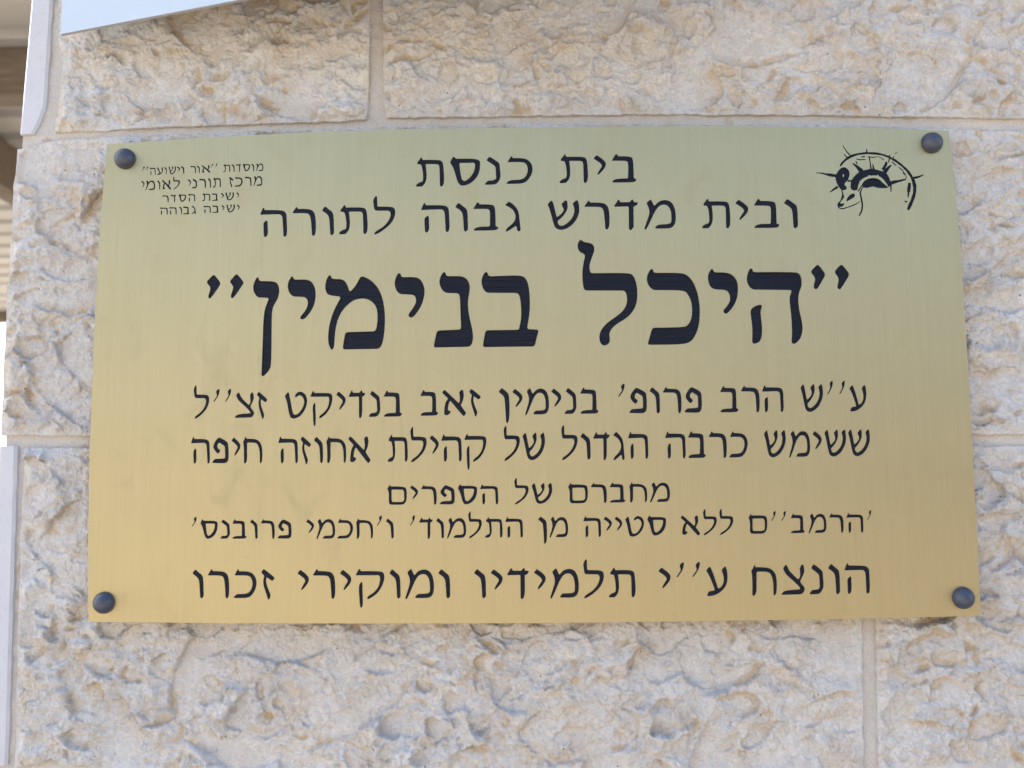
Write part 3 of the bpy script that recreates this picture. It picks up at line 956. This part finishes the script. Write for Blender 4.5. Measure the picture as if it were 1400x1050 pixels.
# domed caps over the fixing screws
def cap_mesh():
    prof = [(0.0, 0.0098), (0.0025, 0.0095), (0.0050, 0.0085), (0.0072, 0.0068), (0.0088, 0.0045), (0.0096, 0.0020), (0.0097, 0.0006), (0.0093, 0.0)]
    v, f = [(0, -prof[0][1], 0)], []
    N = 40
    for r, h in prof[1:]:
        for i in range(N):
            a = 2 * math.pi * i / N
            v.append((r * math.cos(a), -h, r * math.sin(a)))
    for i in range(N):
        f.append((0, 1 + i, 1 + (i + 1) % N))
    for j in range(len(prof) - 2):
        for i in range(N):
            a, b = 1 + j * N + i, 1 + j * N + (i + 1) % N
            f.append((a, a + N, b + N, b))
    return mesh(v, f, True)


cm = cap_mesh()
cm.materials.append(CAP)
for px, py, s in ((169, 215.5, 1.0), (1276, 193.5, 1.0), (140, 824.5, 0.98), (1319, 818, 0.98)):
    p = on_wall(px, py, YF - 0.004)
    o = link('screw_cap', cm, plaque)
    o.location = (p.x, YF, p.z)
    o.scale = (s, s, s)
# spacers that carry the plate off the rough wall
sp_v, sp_f = [], []
for px, py in ((169, 215.5), (1276, 193.5), (140, 824.5), (1319, 818)):
    p = on_wall(px, py, YF)
    b = len(sp_v)
    for yy in (YF + TH, 0.0):
        for i in range(16):
            a = 2 * math.pi * i / 16
            sp_v.append((p.x + 0.006 * math.cos(a), yy, p.z + 0.006 * math.sin(a)))
    for i in range(16):
        sp_f.append((b + i, b + (i + 1) % 16, b + 16 + (i + 1) % 16, b + 16 + i))
    link('spacer', mesh(sp_v[b:], [tuple(k - b for k in f) for f in sp_f[-16:]], True), plaque, CAP)

# ------------------------------------------------------------------ white sign above, its lower edge in view
Lb = on_wall(82.5, 46.7, -0.040)
Rb = on_wall(330, -1, -0.085)
d = (Rb - Lb)
k_ = 0.62 / d.x
Rb = Lb + d * k_
topz = 0.34
sg = thing('white_sign', 'pale white sign board above the plaque at the upper left, cut by the frame', 'sign', Lb)
v = []
for off in (0.0, 0.004):
    v += [(Lb.x, Lb.y + off, Lb.z), (Rb.x, Rb.y + off, Rb.z), (Rb.x, Rb.y + off, Rb.z + topz), (Lb.x + 0.002, Lb.y + off, Lb.z + topz)]
link('board', mesh(v, [(0, 1, 2, 3), (7, 6, 5, 4)]), sg, WHITE)
link('edge_trim', mesh(v, [(0, 4, 5, 1), (1, 5, 6, 2), (2, 6, 7, 3), (3, 7, 4, 0)]), sg, SHEET)
for a_, b_ in ((0.06, 0.05), (0.5, 0.05), (0.06, 0.29), (0.5, 0.29)):      # stand-off brackets back to the wall
    yy_ = Lb.y + (Rb.y - Lb.y) * a_ / (Rb.x - Lb.x) + 0.005
    link('bracket', box_mesh((Lb.x + a_, yy_, Lb.z + b_ + 0.05), (Lb.x + a_ + 0.02, 0.0, Lb.z + b_ + 0.07)), sg, CAP)

# ------------------------------------------------------------------ pergola roof seen past the wall's corner
ZR = 2.85
pg = thing('pergola', 'pergola roof of pale ribbed sheets on brown wooden beams, left of the wall corner', 'pergola', (corner.x - 0.05, 1.5, 0))
x1 = corner.x - 0.05
x0 = x1 - 5.0
ye = on_height(5, 428, ZR).y
# ribbed roof sheets, three lengths
ys = [0.36, 1.7, 3.1, 4.6, ye]


def sheet(ya, yb, x0, x1):
    v, f = [], []
    y = ya
    prof = []
    while y < yb - 0.01:
        for dy, dz in ((0, 0), (0.10, 0), (0.115, 0.03), (0.155, 0.03), (0.17, 0)):
            if y + dy <= yb:
                prof.append((y + dy, ZR + dz))
        y += 0.20
    for (yy, zz) in prof:
        v += [(x0, yy, zz), (x1, yy + 0.08, zz), (x0, yy, zz + 0.004), (x1, yy + 0.08, zz + 0.004)]
    for i in range(len(prof) - 1):
        a = i * 4
        f += [(a, a + 1, a + 5, a + 4), (a + 2, a + 6, a + 7, a + 3)]
    return mesh(v, f)


for a, b in zip(ys, ys[1:]):
    link('roof_sheet', sheet(a, b + 0.03, x0, x1), pg, SHEET)
# beams across, then the one running away from us
for py, hh, dep in ((105, 0.11, 0.12),):
    yb = on_height(20, py + 25, ZR - 0.14).y
    o = link('beam', box_mesh((x0, yb, ZR - 0.14), (x1, yb + 0.09, ZR - 0.004), 0.008), pg, WOOD)
for yb in (ye - 0.06,):
    o = link('beam', box_mesh((x0, yb, ZR - 0.07), (x1, yb + 0.05, ZR - 0.004), 0.006), pg, WOOD)
pB = on_height(0, 268, ZR - 0.16)
link('beam', box_mesh((pB.x - 0.02, yb - 3.8, ZR - 0.16), (pB.x + 0.07, yb - 0.002, ZR - 0.004), 0.006), pg, WOOD)

# ------------------------------------------------------------------ unseen buildings opposite, added only for their reflections in the brass
def unseen_building(name, label, x0, x1, y0, y1, h, mat, roofmat):
    t = thing(name, label, 'building', ((x0 + x1) / 2, (y0 + y1) / 2, 0))
    link('wall', box_mesh((x0, y0, 0), (x1, y1, h)), t, mat)
    link('roof', box_mesh((x0 - 0.2, y0 - 0.2, h + 0.001), (x1 + 0.2, y1 + 0.2, h + 0.25)), t, roofmat)
    n = int((x1 - x0) / 2.4)
    for i in range(n):
        xx = x0 + (i + 0.5) * (x1 - x0) / n
        link('window', box_mesh((xx - 0.5, y1 + 0.003, 1.1), (xx + 0.5, y1 + 0.04, 2.3)), t, CAP)


unseen_building('unseen_building', 'sunlit pale plastered building added out of view opposite the plaque for its reflection', -11, -0.8, -17, -10, 3.4, PLASTER, PLASTER)
unseen_building('added_shed', 'brown timber outbuilding added out of view opposite, darkening the right of the brass', 0.5, 9, -11, -5.5, 2.6, WOOD, WOOD)  # added out of view to darken the right-hand reflections
